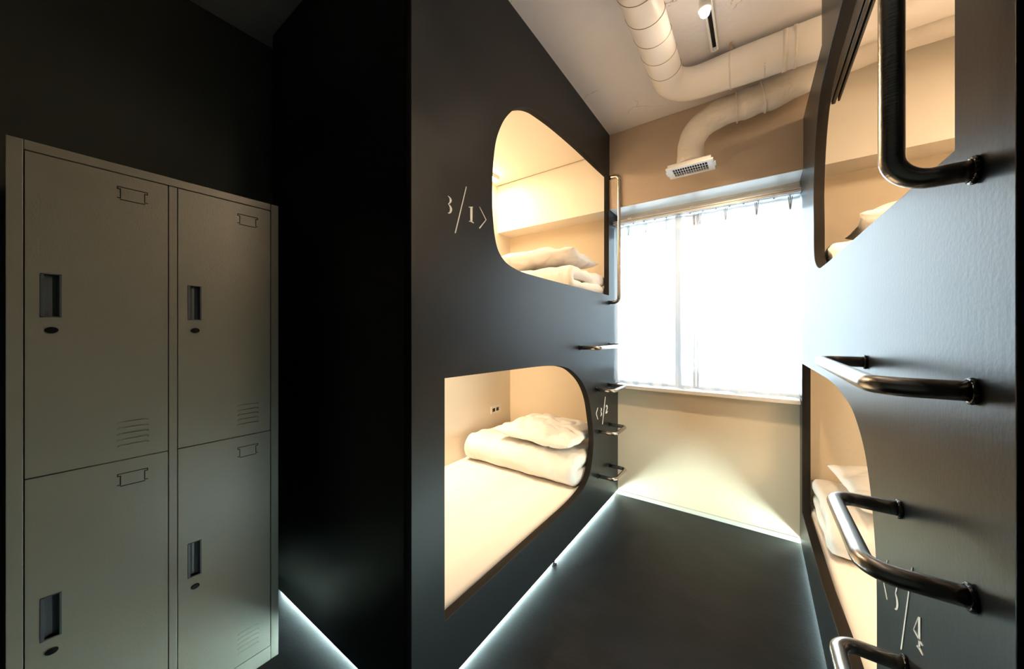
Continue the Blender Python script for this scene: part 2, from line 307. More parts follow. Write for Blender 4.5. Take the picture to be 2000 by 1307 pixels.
# window wall with its opening, and the beam above the window
WX0, WX1, WZ0, WZ1 = -0.99, 0.246, 0.872, 2.165
bm = bmesh.new()
add_box(bm, (XWL, YW, 0), (WX0, YW + .2, ZC)); add_box(bm, (WX1, YW, 0), (XWR, YW + .2, ZC))
add_box(bm, (WX0, YW, 0), (WX1, YW + .2, WZ0)); add_box(bm, (WX0, YW, WZ1), (WX1, YW + .2, ZC))
struct('wall_window', bm, M['lower_wall'])
bm = bmesh.new(); add_box(bm, (XWL, YB, ZB), (XWR, YW, ZC), 0.004, 2); struct('trim_1', bm, M['plaster'])      # the beam
bm = bmesh.new(); add_box(bm, (XL + .0005, YB + .001, ZB - .004), (XR - .0005, YW, ZB), .001); struct('soffit_light_board', bm, M['sill'])  # added board, white to paint the window light on the beam's underside
bm = bmesh.new(); add_box(bm, (XL, YW - .006, 2.170), (XR, YW, 2.190)); struct('trim_2', bm, M['plaster'])
bm = bmesh.new(); add_box(bm, (XL + .001, YW - .010, 0.0), (XR - .001, YW, 0.030), .002); struct('baseboard_window', bm, M['base'])
# window: frame, sliding stile, panes, sill
bm = bmesh.new(); add_box(bm, (WX0 - .0, YW + .11, WZ0), (WX1, YW + .115, WZ0 + .006)); win = struct('window_1', bm, M['alu'])
bm = bmesh.new(); t = .020
for lo, hi in [((WX0, YW + .06, WZ0), (WX1, YW + .12, WZ0 + t)), ((WX0, YW + .06, WZ1 - t), (WX1, YW + .12, WZ1)),
               ((WX0, YW + .06, WZ0 + t), (WX0 + t, YW + .12, WZ1 - t)), ((WX1 - t, YW + .06, WZ0 + t), (WX1, YW + .12, WZ1 - t))]: add_box(bm, lo, hi, .002)
obj('window_frame', bm, M['alu'], win)
box('window_stile', (-0.500, YW + .07, WZ0 + t), (-0.462, YW + .11, WZ1 - t), M['alu'], win, .002)
box('pane', (WX0 + t, YW + .085, WZ0 + t), (-0.500, YW + .089, WZ1 - t), M['glass'], win)
box('pane', (-0.462, YW + .095, WZ0 + t), (WX1 - t, YW + .099, WZ1 - t), M['glass'], win)
box('window_sill', (XL + .002, YW - .085, 0.855), (XR - .002, YW + .06, 0.880), M['sill'], win, .003)
# pale building across the way, faint through the curtain
nb = thing('neighbour_building', (0.9, 9.0, -6), 'pale grey building outside, faint through the right curtain', 'building')
box('wall', (-0.15, 7.0, -6), (5.0, 12.0, 1.42), M['exterior'], nb)
box('parapet', (-0.2, 6.95, 1.42), (5.05, 12.05, 1.5), M['exterior'], nb)

# ------------------------------------------------------------------ bunks
def prism_yz(outline, x0, x1):
    bm = bmesh.new(); a = [bm.verts.new((x0, y, z)) for y, z in outline]; b = [bm.verts.new((x1, y, z)) for y, z in outline]
    n = len(outline)
    for i in range(n): bm.faces.new((a[i], a[(i + 1) % n], b[(i + 1) % n], b[i]))
    bm.faces.new(a); bm.faces.new(list(reversed(b))); return bm
UL = soft_loop([('c', (2.535, 1.563)), ('c', (2.535, 2.458)),
    ('s', [(2.376, 2.452), (2.003, 2.442), (1.715, 2.425), (1.523, 2.402), (1.45, 2.386), (1.381, 2.358), (1.308, 2.313), (1.255, 2.262), (1.207, 2.197), (1.166, 2.110), (1.147, 2.021), (1.138, 1.927), (1.137, 1.822), (1.144, 1.752), (1.153, 1.700), (1.168, 1.655), (1.193, 1.622), (1.235, 1.595), (1.299, 1.579), (1.385, 1.570), (1.608, 1.566)])])
LL = soft_loop([('c', (0.866, 0.257)), ('s', [(1.75, 0.257), (1.86, 0.258), (1.971, 0.267), (2.089, 0.292), (2.176, 0.349), (2.224, 0.451), (2.238, 0.573), (2.206, 0.713), (2.153, 0.853), (2.051, 0.968), (1.897, 1.056), (1.761, 1.092), (1.60, 1.108), (1.45, 1.113)]), ('c', (0.866, 1.122))])
UR = soft_loop([('c', (0.712, 1.527)), ('s', [(1.70, 1.545), (1.823, 1.549), (1.936, 1.556), (2.031, 1.586), (2.094, 1.645), (2.104, 1.788), (2.113, 1.931), (2.074, 2.088), (2.002, 2.205), (1.900, 2.275), (1.76, 2.300), (1.60, 2.304), (1.435, 2.304)]), ('c', (0.712, 2.304))])
LR = soft_loop([('c', (2.614, 1.103)), ('s', [(2.166, 1.108), (1.779, 1.112), (1.64, 1.110), (1.517, 1.103), (1.343, 1.079), (1.252, 1.045), (1.184, 0.998), (1.143, 0.945), (1.112, 0.882), (1.091, 0.816), (1.079, 0.747), (1.077, 0.582), (1.082, 0.45), (1.10, 0.38), (1.16, 0.335), (1.28, 0.318), (1.475, 0.318), (1.836, 0.275)]), ('c', (2.614, 0.240))])

def stroke_bm(strokes, x, sgn):
    bm = bmesh.new()
    for L, R in strokes:
        n = len(L)
        for dx0, dx1 in ((0.0, 0.0012),):
            va = [[bm.verts.new((x + sgn * d, p[0], p[1])) for p in S] for S in (L, R) for d in (dx0, dx1)]
            l0, l1, r0, r1 = va
            for i in range(n - 1):
                bm.faces.new((l1[i], l1[i + 1], r1[i + 1], r1[i])); bm.faces.new((l0[i], r0[i], r0[i + 1], l0[i + 1]))
                bm.faces.new((l0[i], l0[i + 1], l1[i + 1], l1[i])); bm.faces.new((r0[i], r1[i], r1[i + 1], r0[i + 1]))
            bm.faces.new((l0[0], l1[0], r1[0], r0[0])); bm.faces.new((l0[-1], r0[-1], r1[-1], l1[-1]))
    return bm
def collar(x, y, z, s, parent, r=0.0125):
    bm = bmesh.new(); N, K = 28, 8
    for i in range(N):
        pass
    rings = []
    for i in range(N):
        a = 2 * math.pi * i / N; R = r + 0.0015 + 0.0012 * noise.noise(Vector((a * 2, y * 9, z * 9)))
        ring = []
        for k in range(K):
            b = 2 * math.pi * k / K; rr = R + 0.0026 * math.cos(b)
            ring.append(bm.verts.new((x + s * (0.003 + 0.0034 * math.sin(b)), y + rr * math.cos(a), z + rr * math.sin(a))))
        rings.append(ring)
    for i in range(N):
        for k in range(K): bm.faces.new((rings[i][k], rings[(i + 1) % N][k], rings[(i + 1) % N][(k + 1) % K], rings[i][(k + 1) % K]))
    obj('mount_collar', bm, M['sealant'], parent, True)
def rung(x, s, y0, y1, z, reach, parent, r=0.0125):
    bm = bmesh.new(); add_tube(bm, bend_path([(x, y0, z), (x + s * reach, y0, z), (x + s * reach, y1, z), (x, y1, z)], 0.032, 10), r, 20)
    o = obj('rung', bm, M['steel'], parent, True); collar(x, y0, z, s, o, r); collar(x, y1, z, s, o, r)
def handle(x, s, y, z0, z1, reach, parent, r=0.0125):
    bm = bmesh.new(); add_tube(bm, bend_path([(x, y, z0), (x + s * reach, y, z0), (x + s * reach, y, z1), (x, y, z1)], 0.034, 10), r, 24)
    o = obj('grab_handle', bm, M['steel'], parent, True); collar(x, y, z0, s, o, r); collar(x, y, z1, s, o, r)

# left bunk
bl = thing('bunk_bed', (XL, 1.7, 0), 'charcoal built-in two-level bunk on the left beside the lockers', 'bunk bed', 'capsule bunks along the corridor')
out_l = [(YE, ZG), (YW, ZG), (YW, ZB), (YB, ZB), (YB, ZC), (YE, ZC)]
fp = obj('front_panel', sheet_with_holes([out_l, UL, LL], TH, .0015, lambda x, y, z: (XL - TH / 2 + z, x, y)), M['panel'], bl)
tag(obj('room_number', stroke_bm(DECALS['UL'], XL, 1), M['decal'], fp), 'white lettering 3/1 with a right chevron')
tag(obj('room_number', stroke_bm(DECALS['LL'], XL, 1), M['decal'], fp), 'white lettering 3/2 with a left chevron')
box('end_panel', (XBL - .012, YE, ZG), (XL - TH, YE + TH, ZC), M['panel_black'], bl)
box('end_lining', (XBL, YE + TH, 0.16), (XL - TH, YE + TH + .01, ZC), M['lining'], bl)
box('back_lining', (XBL - .012, YE + TH, 0.10), (XBL, YW, ZB), M['lining'], bl)
box('back_lining', (XBL - .012, YE + TH, ZB), (XBL, YB, ZC), M['lining'], bl)
box('lower_deck', (XBL, YE + TH + .01, 0.11), (XL - TH, YW, 0.15), M['panel'], bl)
box('upper_deck', (XBL, YE + TH + .01, 1.40), (XL - TH, YW, 1.45), M['lining'], bl)
box('pod_ceiling', (XBL, YE + TH + .01, 2.640), (XL - TH, YB - .014, 2.655), M['lining'], bl)
box('beam_brightening_board', (XBL, YB - .006, ZB - .006), (XL - TH, YB, 2.640), M['lining'], bl); box('beam_brightening_board', (XBL, YB, ZB - .006), (XL - TH, YW, ZB), M['lining'], bl)  # added boards, lighter than the beam's own paint, to brighten it inside the bunk
box('led_strip', (XL - .036, YE + .03, 0.001), (XL - .027, YW - .012, 0.014), M['led'], bl)
box('led_strip', (XBL + .02, YE + .027, 0.001), (XL - .04, YE + .036, 0.014), M['led'], bl)
bm = bmesh.new(); add_tube(bm, [(XL - .014, 1.70, 0), (XL - .014, 1.70, 0.006)], .016, 16); add_tube(bm, [(XL - .014, 1.70, 0.006), (XL - .014, 1.70, ZG + .002)], .006, 12)
obj('levelling_foot', bm, M['black'], bl, True)
rung(XL, 1, 2.010, 2.530, 1.190, .125, bl); rung(XL, 1, 2.275, 2.525, .892, .125, bl)
rung(XL, 1, 2.320, 2.540, .594, .125, bl); rung(XL, 1, 2.315, 2.545, .284, .125, bl)
handle(XL, 1, 2.540, 1.508, 2.445, .075, bl)

def rims(o):
    o.data.materials.append(M['rim'])
    for p in o.data.polygons:
        if abs(p.normal.x) < .3: p.material_index = 1
rims(fp)
# right bunk
br = thing('bunk_bed', (XR, 1.6, 0), 'charcoal built-in two-level bunk on the right with a steel rung ladder close by', 'bunk bed', 'capsule bunks along the corridor')
out_r = [(YER, ZG), (YW, ZG), (YW, ZB), (YB, ZB), (YB, 2.497), (2.469, 2.495), (1.863, 2.446), (1.863, ZC), (YER, ZC)]
fr = obj('front_panel', sheet_with_holes([out_r, UR, LR], TH, .0015, lambda x, y, z: (XR + TH / 2 + z, x, y)), M['panel_r'], br)
tag(obj('room_number', stroke_bm(DECALS['LR'], XR, -1), M['decal'], fr), 'white lettering 3/4 with a left chevron')
rims(fr)
box('end_panel', (XR + TH, YER, ZG), (XBR + .012, YER + TH, ZC), M['panel_black'], br)
box('end_lining', (XR + TH, YER + TH, 0.16), (XBR, YER + TH + .01, ZC), M['lining'], br)
box('back_lining', (XBR, YER + TH, 0.10), (XBR + .012, YW, ZB), M['lining'], br)
box('back_lining', (XBR, YER + TH, ZB), (XBR + .012, YB, ZC), M['lining'], br)
box('lower_deck', (XR + TH, YER + TH + .01, 0.11), (XBR, YW, 0.15), M['panel'], br)
box('upper_deck', (XR + TH, YER + TH + .01, 1.38), (XBR, YW, 1.43), M['lining'], br)
box('beam_brightening_board', (XR + TH, YB - .006, ZB - .006), (XBR, YB, ZC), M['lining'], br); box('beam_brightening_board', (XR + TH, YB, ZB - .006), (XBR, YW, ZB), M['lining'], br)  # same added boards, brightening the right end of the beam by colour
box('led_strip', (XR + .027, YER + .03, 0.001), (XR + .036, YW - .012, 0.014), M['led'], br)
rung(XR, -1, .658, 1.160, 1.215, .085, br); rung(XR, -1, .661, .919, .965, .092, br)
rung(XR, -1, .654, .888, .705, .092, br)
rung(XR, -1, .654, .888, .420, .092, br)
handle(XR, -1, .654, 1.479, 2.36, .070, br)

# roller blind behind the top of the upper right opening
rb = thing('roller_blind', (XR + TH + .04, 1.5, 2.40), 'dark brown roller blind rolled up inside the upper right bunk opening', 'blind')
BX = XR + TH
bm = bmesh.new(); add_box(bm, (BX + .002, 0.70, 2.315), (BX + .020, 2.14, 2.40), .002); add_box(bm, (BX + .020, 0.70, 2.387), (BX + .056, 2.14, 2.40), .002); add_box(bm, (BX + .048, .70, 2.335), (BX + .056, 2.14, 2.387), .003)
obj('headbox', bm, M['blind'], rb)
bm = bmesh.new(); add_tube(bm, [(BX + .034, 0.715, 2.368), (BX + .034, 2.13, 2.368)], .0125, 20); obj('blind_roll', bm, M['blind'], rb, True)
bm = bmesh.new(); add_box(bm, (BX + .026, 0.72, 2.325), (BX + .040, 2.135, 2.350), .004); obj('bottom_bar', bm, M['blind'], rb)

# bar lamps that light each compartment
def bar_lamp(x0, x1, y0, y1, z0, z1, label, power, down=True):
    t = thing('bar_lamp', ((x0 + x1) / 2, (y0 + y1) / 2, z1), label, 'lamp', 'bar lamps inside the bunks')
    box('housing', (x0, y0, z0 + .012), (x1, y1, z1), M['white_metal'], t, .002)
    box('diffuser', (x0 + .003, y0 + .003, z0), (x1 - .003, y1 - .003, z0 + .012), M['bar'], t, .002)
    area('bar_lamp_light', ((x0 + x1) / 2, (y0 + y1) / 2, z0 - .004), (0, 0, 0), x1 - x0 - .01, y1 - y0 - .02, power, WARM)
bar_lamp(XBL + .085, XBL + .130, 1.10, 2.40, 2.600, 2.640, 'glowing bar lamp under the upper left bunk ceiling', BAR_W * 1.0)
bar_lamp(XBL + .002, XBL + .045, 1.40, 1.90, 1.360, 1.400, 'bar lamp under the lower left bunk ceiling', BAR_W * 1.0)
bar_lamp(XBR - .045, XBR - .002, 1.20, 1.70, 2.580, 2.620, 'bar lamp on the back wall of the upper right bunk', BAR_W * 1.7)
bar_lamp(XBR - .045, XBR - .002, 1.40, 1.90, 1.340, 1.380, 'bar lamp under the lower right bunk ceiling', BAR_W * 1.0)

# wall socket in the lower left bunk
ws = thing('wall_socket', (XBL, 2.515, .576), 'small white wall socket on the back wall of the lower left bunk', 'socket')
box('cover_plate', (XBL, 2.44, .545), (XBL + .006, 2.59, .608), M['socket'], ws, .002)
for y in (2.478, 2.532): box('socket_hole', (XBL + .006, y - .018, .562), (XBL + .0075, y + .018, .592), M['black'], ws)

# ------------------------------------------------------------------ bedding
def mattress(x0, x1, y0, y1, z0, z1, label):
    bm = bmesh.new(); NX, NY, b = 20, 40, .03
    add_box(bm, (x0, y0, z0), (x1, y1, z1), b, 5)
    bmesh.ops.subdivide_edges(bm, edges=[e for e in bm.edges if e.calc_length() > .3], cuts=24, use_grid_fill=True)
    for v in bm.verts:
        k = 1 if v.co.z > z1 - .04 else 0.3
        v.co.z += k * .0025 * noise.noise(Vector((v.co.x * 4, v.co.y * 4, 1)))
    t = thing('mattress', ((x0 + x1) / 2, (y0 + y1) / 2, z0), label, 'mattress', 'mattresses in the bunks')
    obj('fitted_sheet', bm, M['sheet'], t, True); 
    return t
def duvet(x0, x1, y0, y1, z0, h, label, seed, mirror=False):
    """folded in half: round fold towards -y, open edges towards +y"""
    lt = h / 2 + .002; zc1, zc2 = z0 + lt / 2, z0 + h - lt / 2; fr = (zc2 - zc1) / 2
    cl = []   # centreline of the folded cloth: (y,z)
    n1 = 22; yf = y0 + h / 2
    for i in range(n1): cl.append((y1 + (yf - y1) * i / (n1 - 1), zc1))
    for i in range(1, 12):
        a = -math.pi / 2 - math.pi * i / 12; cl.append((yf + fr * math.cos(a) * 1.0, (zc1 + zc2) / 2 + fr * math.sin(a)))
    for i in range(n1): cl.append((yf + (y1 - .03 - yf) * i / (n1 - 1), zc2))
    NP = len(cl); nrm = []
    for i in range(NP):
        a = cl[max(i - 1, 0)]; b = cl[min(i + 1, NP - 1)]; dy, dz = b[0] - a[0], b[1] - a[1]; l = math.hypot(dy, dz); nrm.append((dz / l, -dy / l))
    def thick(i, side):
        e = min(i, NP - 1 - i); k = math.sqrt(max(0.0, 1 - max(0, 1 - e / 4) ** 2)); return lt / 2 * max(k, .02)
    outline = [(i, 1) for i in range(NP)] + [(i, -1) for i in range(NP - 1, -1, -1)]
    NX = 64; bm = bmesh.new(); rings = []
    for ix in range(NX + 1):
        u = ix / NX; x = x0 + (x1 - x0) * (0.5 - 0.5 * math.cos(math.pi * u)) if False else x0 + (x1 - x0) * u
        e = min(x - x0, x1 - x); k = math.sqrt(max(0.0, 1 - max(0, 1 - e / .03) ** 2)); k = .45 + .55 * k
        ring = []
        for (i, s) in outline:
            t = thick(i, s) * k; y = cl[i][0] + nrm[i][0] * t * s; z = cl[i][1] + nrm[i][1] * t * s
            sv = Vector((x * 3 + seed, y * 5, z * 4)); big = noise.noise(sv) * .020
            wr = noise.noise(Vector((x * 16 + y * 7 + seed * 3, y * 5 - x * 2, z * 9))) * .009
            wr2 = (1 - abs(noise.noise(Vector((x * 9 - y * 10 + seed, y * 8, z * 6))))) ** 6 * -.011
            top = min(1.0, max(0.0, (z - z0) / .03))
            d = (big + wr + wr2) * top
            ny, nz = (nrm[i][0] * s, nrm[i][1] * s)
            yy, zz = y + ny * d, z + nz * d
            xx = x + (noise.noise(Vector((y * 6, z * 12, seed))) * .014 if e < .06 else 0)
            ring.append(bm.verts.new((xx, yy, max(zz, z0 + .001))))
        rings.append(ring)
    R = len(rings[0])
    for ix in range(NX):
        for j in range(R): bm.faces.new((rings[ix][j], rings[ix][(j + 1) % R], rings[ix + 1][(j + 1) % R], rings[ix + 1][j]))
    # end seams
    for ring in (rings[0], rings[-1]):
        h2 = R // 2
        for j in range(h2 - 1):
            try: bm.faces.new((ring[j], ring[j + 1], ring[R - 2 - j], ring[R - 1 - j]))
            except ValueError: pass
    o = obj('folded_duvet', bm, M['linen'], None, True, ((x0 + x1) / 2, (y0 + y1) / 2, z0))
    return tag(o, label, 'duvet', 'folded duvets in the bunks')
def pillow(cx, cy, cz, lx, ly, h, rot, tilt, label, seed, roll=0.0):
    bm = bmesh.new(); N = 44; top, bot = [], []
    for s, store in ((1, top), (-1, bot)):
        for i in range(N + 1):
            row = []
            for j in range(N + 1):
                u, v = -1 + 2 * i / N, -1 + 2 * j / N
                uu = math.copysign(abs(u) ** .85, u); vv = math.copysign(abs(v) ** .85, v)
                t = ((1 - abs(uu) ** 2.4) * (1 - abs(vv) ** 2.4)) ** .42
                x = lx / 2 * uu * (1 - .055 * (1 - vv * vv) ); y = ly / 2 * vv * (1 - .07 * (1 - uu * uu))
                z = s * h / 2 * t * (1.0 if s > 0 else .75)
                w = noise.noise(Vector((x * 7 + seed, y * 7, s))) * .010 + noise.noise(Vector((x * 18 + y * 9 + seed, y * 12, s * 2))) * .004
                cr_ = -.018 * (1 - abs(noise.noise(Vector((x * 6 + seed * 2, y * 10 + x * 4, s))))) ** 7
                z += s * (w + cr_) * min(1, t * 1.6) + (.012 * abs(uu * vv) ** 3)
                row.append((x, y, z))
            store.append(row)
    vt = [[bm.verts.new(p) for p in r] for r in top]
    vb = [[vt[i][j] if i in (0, N) or j in (0, N) else bm.verts.new(bot[i][j]) for j in range(N + 1)] for i in range(N + 1)]
    for i in range(N):
        for j in range(N):
            bm.faces.new((vt[i][j], vt[i + 1][j], vt[i + 1][j + 1], vt[i][j + 1])); bm.faces.new((vb[i][j], vb[i][j + 1], vb[i + 1][j + 1], vb[i + 1][j]))
    mt = Matrix.Rotation(rot, 4, 'Z') @ Matrix.Rotation(tilt, 4, 'X') @ Matrix.Rotation(roll, 4, 'Y'); bm.transform(mt)
    bm.transform(Matrix.Translation((cx, cy, cz)))
    o = obj('pillow', bm, M['linen'], None, True, (cx, cy, cz)); return tag(o, label, 'pillow', 'pillows on the folded duvets')
DX0, DX1 = XBL + .06, XL - TH - .012
EX0, EX1 = XR + TH + .012, XBR - .03
mattress(XBL + .005, XL - TH - .003, YE + TH + .015, YW - .004, .15, .264, 'cream sheeted mattress in the lower left bunk')
mattress(XBL + .005, XL - TH - .003, YE + TH + .015, YW - .004, 1.45, 1.548, 'cream mattress in the upper left bunk')
mattress(XR + TH + .003, XBR - .005, YER + TH + .015, YW - .004, .15, .258, 'cream sheeted mattress in the lower right bunk')
mattress(XR + TH + .003, XBR - .005, YER + TH + .015, YW - .004, 1.43, 1.530, 'cream mattress in the upper right bunk')
duvet(DX0, DX1, 2.015, 2.70, .268, .202, 'cream folded duvet under the pillow in the lower left bunk', 1.0)
duvet(DX0, DX1, 1.96, 2.68, 1.552, .168, 'cream folded duvet under the pillow in the upper left bunk', 5.0)
duvet(EX0, EX1, 2.08, 2.70, .262, .198, 'cream folded duvet under the pillow in the lower right bunk', 9.0)
duvet(EX0, EX1, 2.02, 2.68, 1.534, .155, 'cream folded duvet under the pillow in the upper right bunk', 13.0)
pillow(-1.285, 2.27, .553, .66, .48, .17, -0.10, 0.06, 'cream pillow on the folded duvet in the lower left bunk', 2.0)
pillow(-1.29, 2.27, 1.806, .64, .50, .16, 0.05, -0.05, 'cream pillow on the folded duvet in the upper left bunk', 6.0)
pillow(.66, 2.33, .538, .66, .46, .16, 0.12, 0.08, 'cream pillow on the folded duvet in the lower right bunk', 3.0)
pillow(.69, 2.30, 1.781, .64, .50, .16, -.05, 0.0, 'cream pillow on the folded duvet in the upper right bunk', 8.0)

# ------------------------------------------------------------------ lockers
LX, LY0, LY1, LZ = -1.560, -0.027, 0.588, 1.790
lk = thing('locker_cabinet', (-1.81, .28, 0), 'grey beige steel four-door locker standing against the dark left wall', 'locker')
box('body', (-2.062, LY0 + .001, .0), (LX - .022, LY1 - .001, LZ - .001), M['locker'], lk, .002)
box('side_stile', (LX - .022, LY0, 0), (LX, -.001, LZ), M['locker'], lk, .0015)
box('side_stile', (LX - .022, .562, 0), (LX, LY1, LZ), M['locker'], lk, .0015)
box('centre_stile', (LX - .022, .2725, .055), (LX, .2925, 1.762), M['locker'], lk, .0015)
box('top_rail', (LX - .022, .0, 1.764), (LX, .561, LZ), M['locker'], lk, .0015)
box('base_rail', (LX - .022, .0, .0), (LX, .561, .054), M['locker'], lk, .0015)
for (y0, y1) in ((.0012, .2705), (.2945, .5600)):
    for (z0, z1) in ((.902, 1.7615), (.0565, .899)):
        up = z1 > 1
        hz = z0 + .427 if up else z0 + .4025; hy = y0 + .026
        outer = [(y0, z0), (y1, z0), (y1, z1), (y0, z1)]; hole = [(hy, hz), (hy + .031, hz), (hy + .031, hz + .113), (hy, hz + .113)]
        sl = []
        for k in range(5):
            vz = z0 + (.043 if up else .043) + k * .0175
            a0, a1 = y0 + .160, y0 + .226
            sl.append([(a0, vz - .004), (a0 + .006, vz), (a1 - .006, vz), (a1, vz - .004), (a1 - .006, vz + .0022), (a0 + .006, vz + .0022)])
        bmd = sheet_with_holes([outer, hole] + sl, .020, .0008, lambda x, y, z: (LX - .0105 + z, x, y))
        d = obj('door', bmd, M['locker'], lk)
        # flush pull: frame lip and concave pocket
        bm = bmesh.new(); X = LX - .0005; e = .0022
        add_box(bm, (X, hy - e, hz - e), (X + .002, hy + .004, hz + .113 + e), .0004); add_box(bm, (X, hy + .029, hz - e), (X + .002, hy + .031 + e, hz + .113 + e), .0004)
        add_box(bm, (X, hy - e, hz - e), (X + .002, hy + .031 + e, hz), .0004); add_box(bm, (X, hy - e, hz + .113), (X + .002, hy + .031 + e, hz + .113 + e), .0004)
        h_ = obj('flush_handle', bm, M['recess'], d)
        bm = bmesh.new(); prof = [(hy, X - .001), (hy + .004, X - .012), (hy + .012, X - .018), (hy + .018, X - .0185), (hy + .026, X - .010), (hy + .031, X - .001)]
        A = [bm.verts.new((p[1], p[0], hz)) for p in prof]; B = [bm.verts.new((p[1], p[0], hz + .113)) for p in prof]
        for i in range(5): bm.faces.new((A[i], A[i + 1], B[i + 1], B[i]))
        bm.faces.new(A); bm.faces.new(list(reversed(B))); obj('handle_pocket', bm, M['recess'], d)
        # oval key lock
        bm = bmesh.new(); lz = hz - .037; lyc = hy + .0165
        N = 28; ring = [[(X + dx, lyc + ry * math.cos(2 * math.pi * k / N), lz + rz * math.sin(2 * math.pi * k / N)) for k in range(N)] for dx, ry, rz in ((0, .0115, .0085), (.003, .0115, .0085), (.005, .0095, .0068))]
        rv = [[bm.verts.new(p) for p in r] for r in ring]
        for a in range(2):
            for k in range(N): bm.faces.new((rv[a][k], rv[a][(k + 1) % N], rv[a + 1][(k + 1) % N], rv[a + 1][k]))
        bm.faces.new(rv[2]); add_box(bm, (X + .005, lyc - .0045, lz - .0045), (X + .0058, lyc + .0045, lz + .0045), .0005)
        lo_ = obj('key_lock', bm, M['black'], d)
        # pressed card holder, its shadow lines painted as dark strips
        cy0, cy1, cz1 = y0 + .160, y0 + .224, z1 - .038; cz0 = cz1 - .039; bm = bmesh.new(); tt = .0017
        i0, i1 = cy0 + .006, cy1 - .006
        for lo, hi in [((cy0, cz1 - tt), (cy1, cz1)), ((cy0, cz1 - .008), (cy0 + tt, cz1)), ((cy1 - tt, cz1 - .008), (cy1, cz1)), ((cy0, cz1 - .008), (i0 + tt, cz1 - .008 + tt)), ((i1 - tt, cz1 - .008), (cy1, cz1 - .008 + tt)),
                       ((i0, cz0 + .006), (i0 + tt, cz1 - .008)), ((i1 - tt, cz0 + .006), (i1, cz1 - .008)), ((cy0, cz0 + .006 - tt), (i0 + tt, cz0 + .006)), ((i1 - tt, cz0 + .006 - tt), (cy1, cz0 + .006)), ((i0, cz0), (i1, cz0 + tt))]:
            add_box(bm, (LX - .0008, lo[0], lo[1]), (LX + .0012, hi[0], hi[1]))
        obj('card_holder_shadow_lines', bm, M['slot_and_shadow'], d)
        # louvre hoods over the vent slots
        for pts in sl:
            a0, a1, vz = pts[0][0], pts[3][0], pts[1][1]
            bm = bmesh.new(); n = 12; r0, r1, r2 = [], [], []
            for k in range(n + 1):
                q = k / n; yy = a0 + (a1 - a0) * q; s_ = math.sin(math.pi * q) ** .4 if 0 < q < 1 else 0
                r0.append(bm.verts.new((LX - .0006, yy, vz + .0022 - .006 * (1 - s_)))); r1.append(bm.verts.new((LX - .0003 + .0022 * s_, yy, vz + .0024 - .006 * (1 - s_)))); r2.append(bm.verts.new((LX - .0006, yy, vz + .0105 - .004 * (1 - s_))))
            for k in range(n):
                bm.faces.new((r0[k], r0[k + 1], r1[k + 1], r1[k])); bm.faces.new((r1[k], r1[k + 1], r2[k + 1], r2[k]))
            obj('vent_louvre', bm, M['locker'], d, True)
box('interior_shade_sheet', (LX - .0221, 0.0, .05), (LX - .0219, .561, 1.765), M['slot_and_shadow'], lk)  # thin near-black sheet painting the shade behind the vent slots

# ------------------------------------------------------------------ curtain
YC = 2.665
def curtain_panel(name, x0, x1, seed, pleats, label, lean=0.0):
    t = thing(name, ((x0 + x1) / 2, YC, .90), label, 'curtain', 'sheer curtains at the window')
    NX, NZ = 120, 50; zt, zb = 2.098, .893
    def pos(u, v, off=0.0):
        x = x0 + (x1 - x0) * u; z = zb + (zt - zb) * v
        amp = .006 + .010 * (1 - v)
        y = YC + amp * math.sin(u * 34 + seed + .6 * math.sin(v * 3)) + .006 * noise.noise(Vector((x * 6 + seed, z * 1.5, 0)))
        z += (.006 * math.sin(u * 20 + seed) + .004 * noise.noise(Vector((x * 14, seed, 0)))) * (1 - v) if v < .2 else 0
        return Vector((x, y + off, z))
    def grid(v0, v1, off, nz):
        bm = bmesh.new(); g = [[bm.verts.new(pos(i / NX, v0 + (v1 - v0) * j / nz, off)) for j in range(nz + 1)] for i in range(NX + 1)]
        for i in range(NX):
            for j in range(nz): bm.faces.new((g[i][j], g[i + 1][j], g[i + 1][j + 1], g[i][j + 1]))
        return bm
    obj('curtain_cloth', grid(0, 1, 0, NZ), M['sheer'], t, True)
    obj('hem', grid(0.0, .095, .0035, 6), M['sheer_dense'], t, True)
    obj('heading_tape', grid(.935, 1, .0035, 4), M['sheer_dense'], t, True)
    for u0, u1 in (((1 - .018 / (x1 - x0)), 1.0),) if lean < 0 else ((0.0, .018 / (x1 - x0)),):
        bm = bmesh.new(); g = [[bm.verts.new(pos(u0 + (u1 - u0) * i / 3, j / NZ, .0045)) for j in range(NZ + 1)] for i in range(4)]
        for i in range(3):
            for j in range(NZ): bm.faces.new((g[i][j], g[i + 1][j], g[i + 1][j + 1], g[i][j + 1]))
        obj('side_hem', bm, M['sheer_edge'], t, True)
    for px in pleats:
        bm = bmesh.new()
        for s in (-1, 0, 1):
            zb_ = zt - .075
            A = [(px + s * .009, YC - .008, zt), (px + s * .009 + .003, YC - .022, zt), (px + s * .002 + .002, YC - .016, zb_), (px + s * .002, YC - .006, zb_), (px + s * .005, YC - .004, zb_ - .03)]
            v = [bm.verts.new(p) for p in A]; bm.faces.new(v[:4])
        o = obj('pleat', bm, M['pleat'], t)
        md = o.modifiers.new('solid', 'SOLIDIFY'); md.thickness = .0015
        bm = bmesh.new(); add_tube(bm, [(px, YC, zt - .01), (px, YC, zt + .004)], .0015, 8); obj('curtain_hook', bm, M['white_metal'], t)
curtain_panel('curtain', -.902, -.346, 0.0, (-.80, -.673, -.53, -.352), 'white sheer curtain panel covering the left part of the window', -1)
curtain_panel('curtain', -.343, XR - .006, 2.0, (-.318, -.170, -.005, .160), 'white sheer curtain panel covering the right part of the window')
cr = thing('curtain_rail', (-.35, 2.65, 2.13), 'white double curtain rail under the window beam', 'curtain rail')
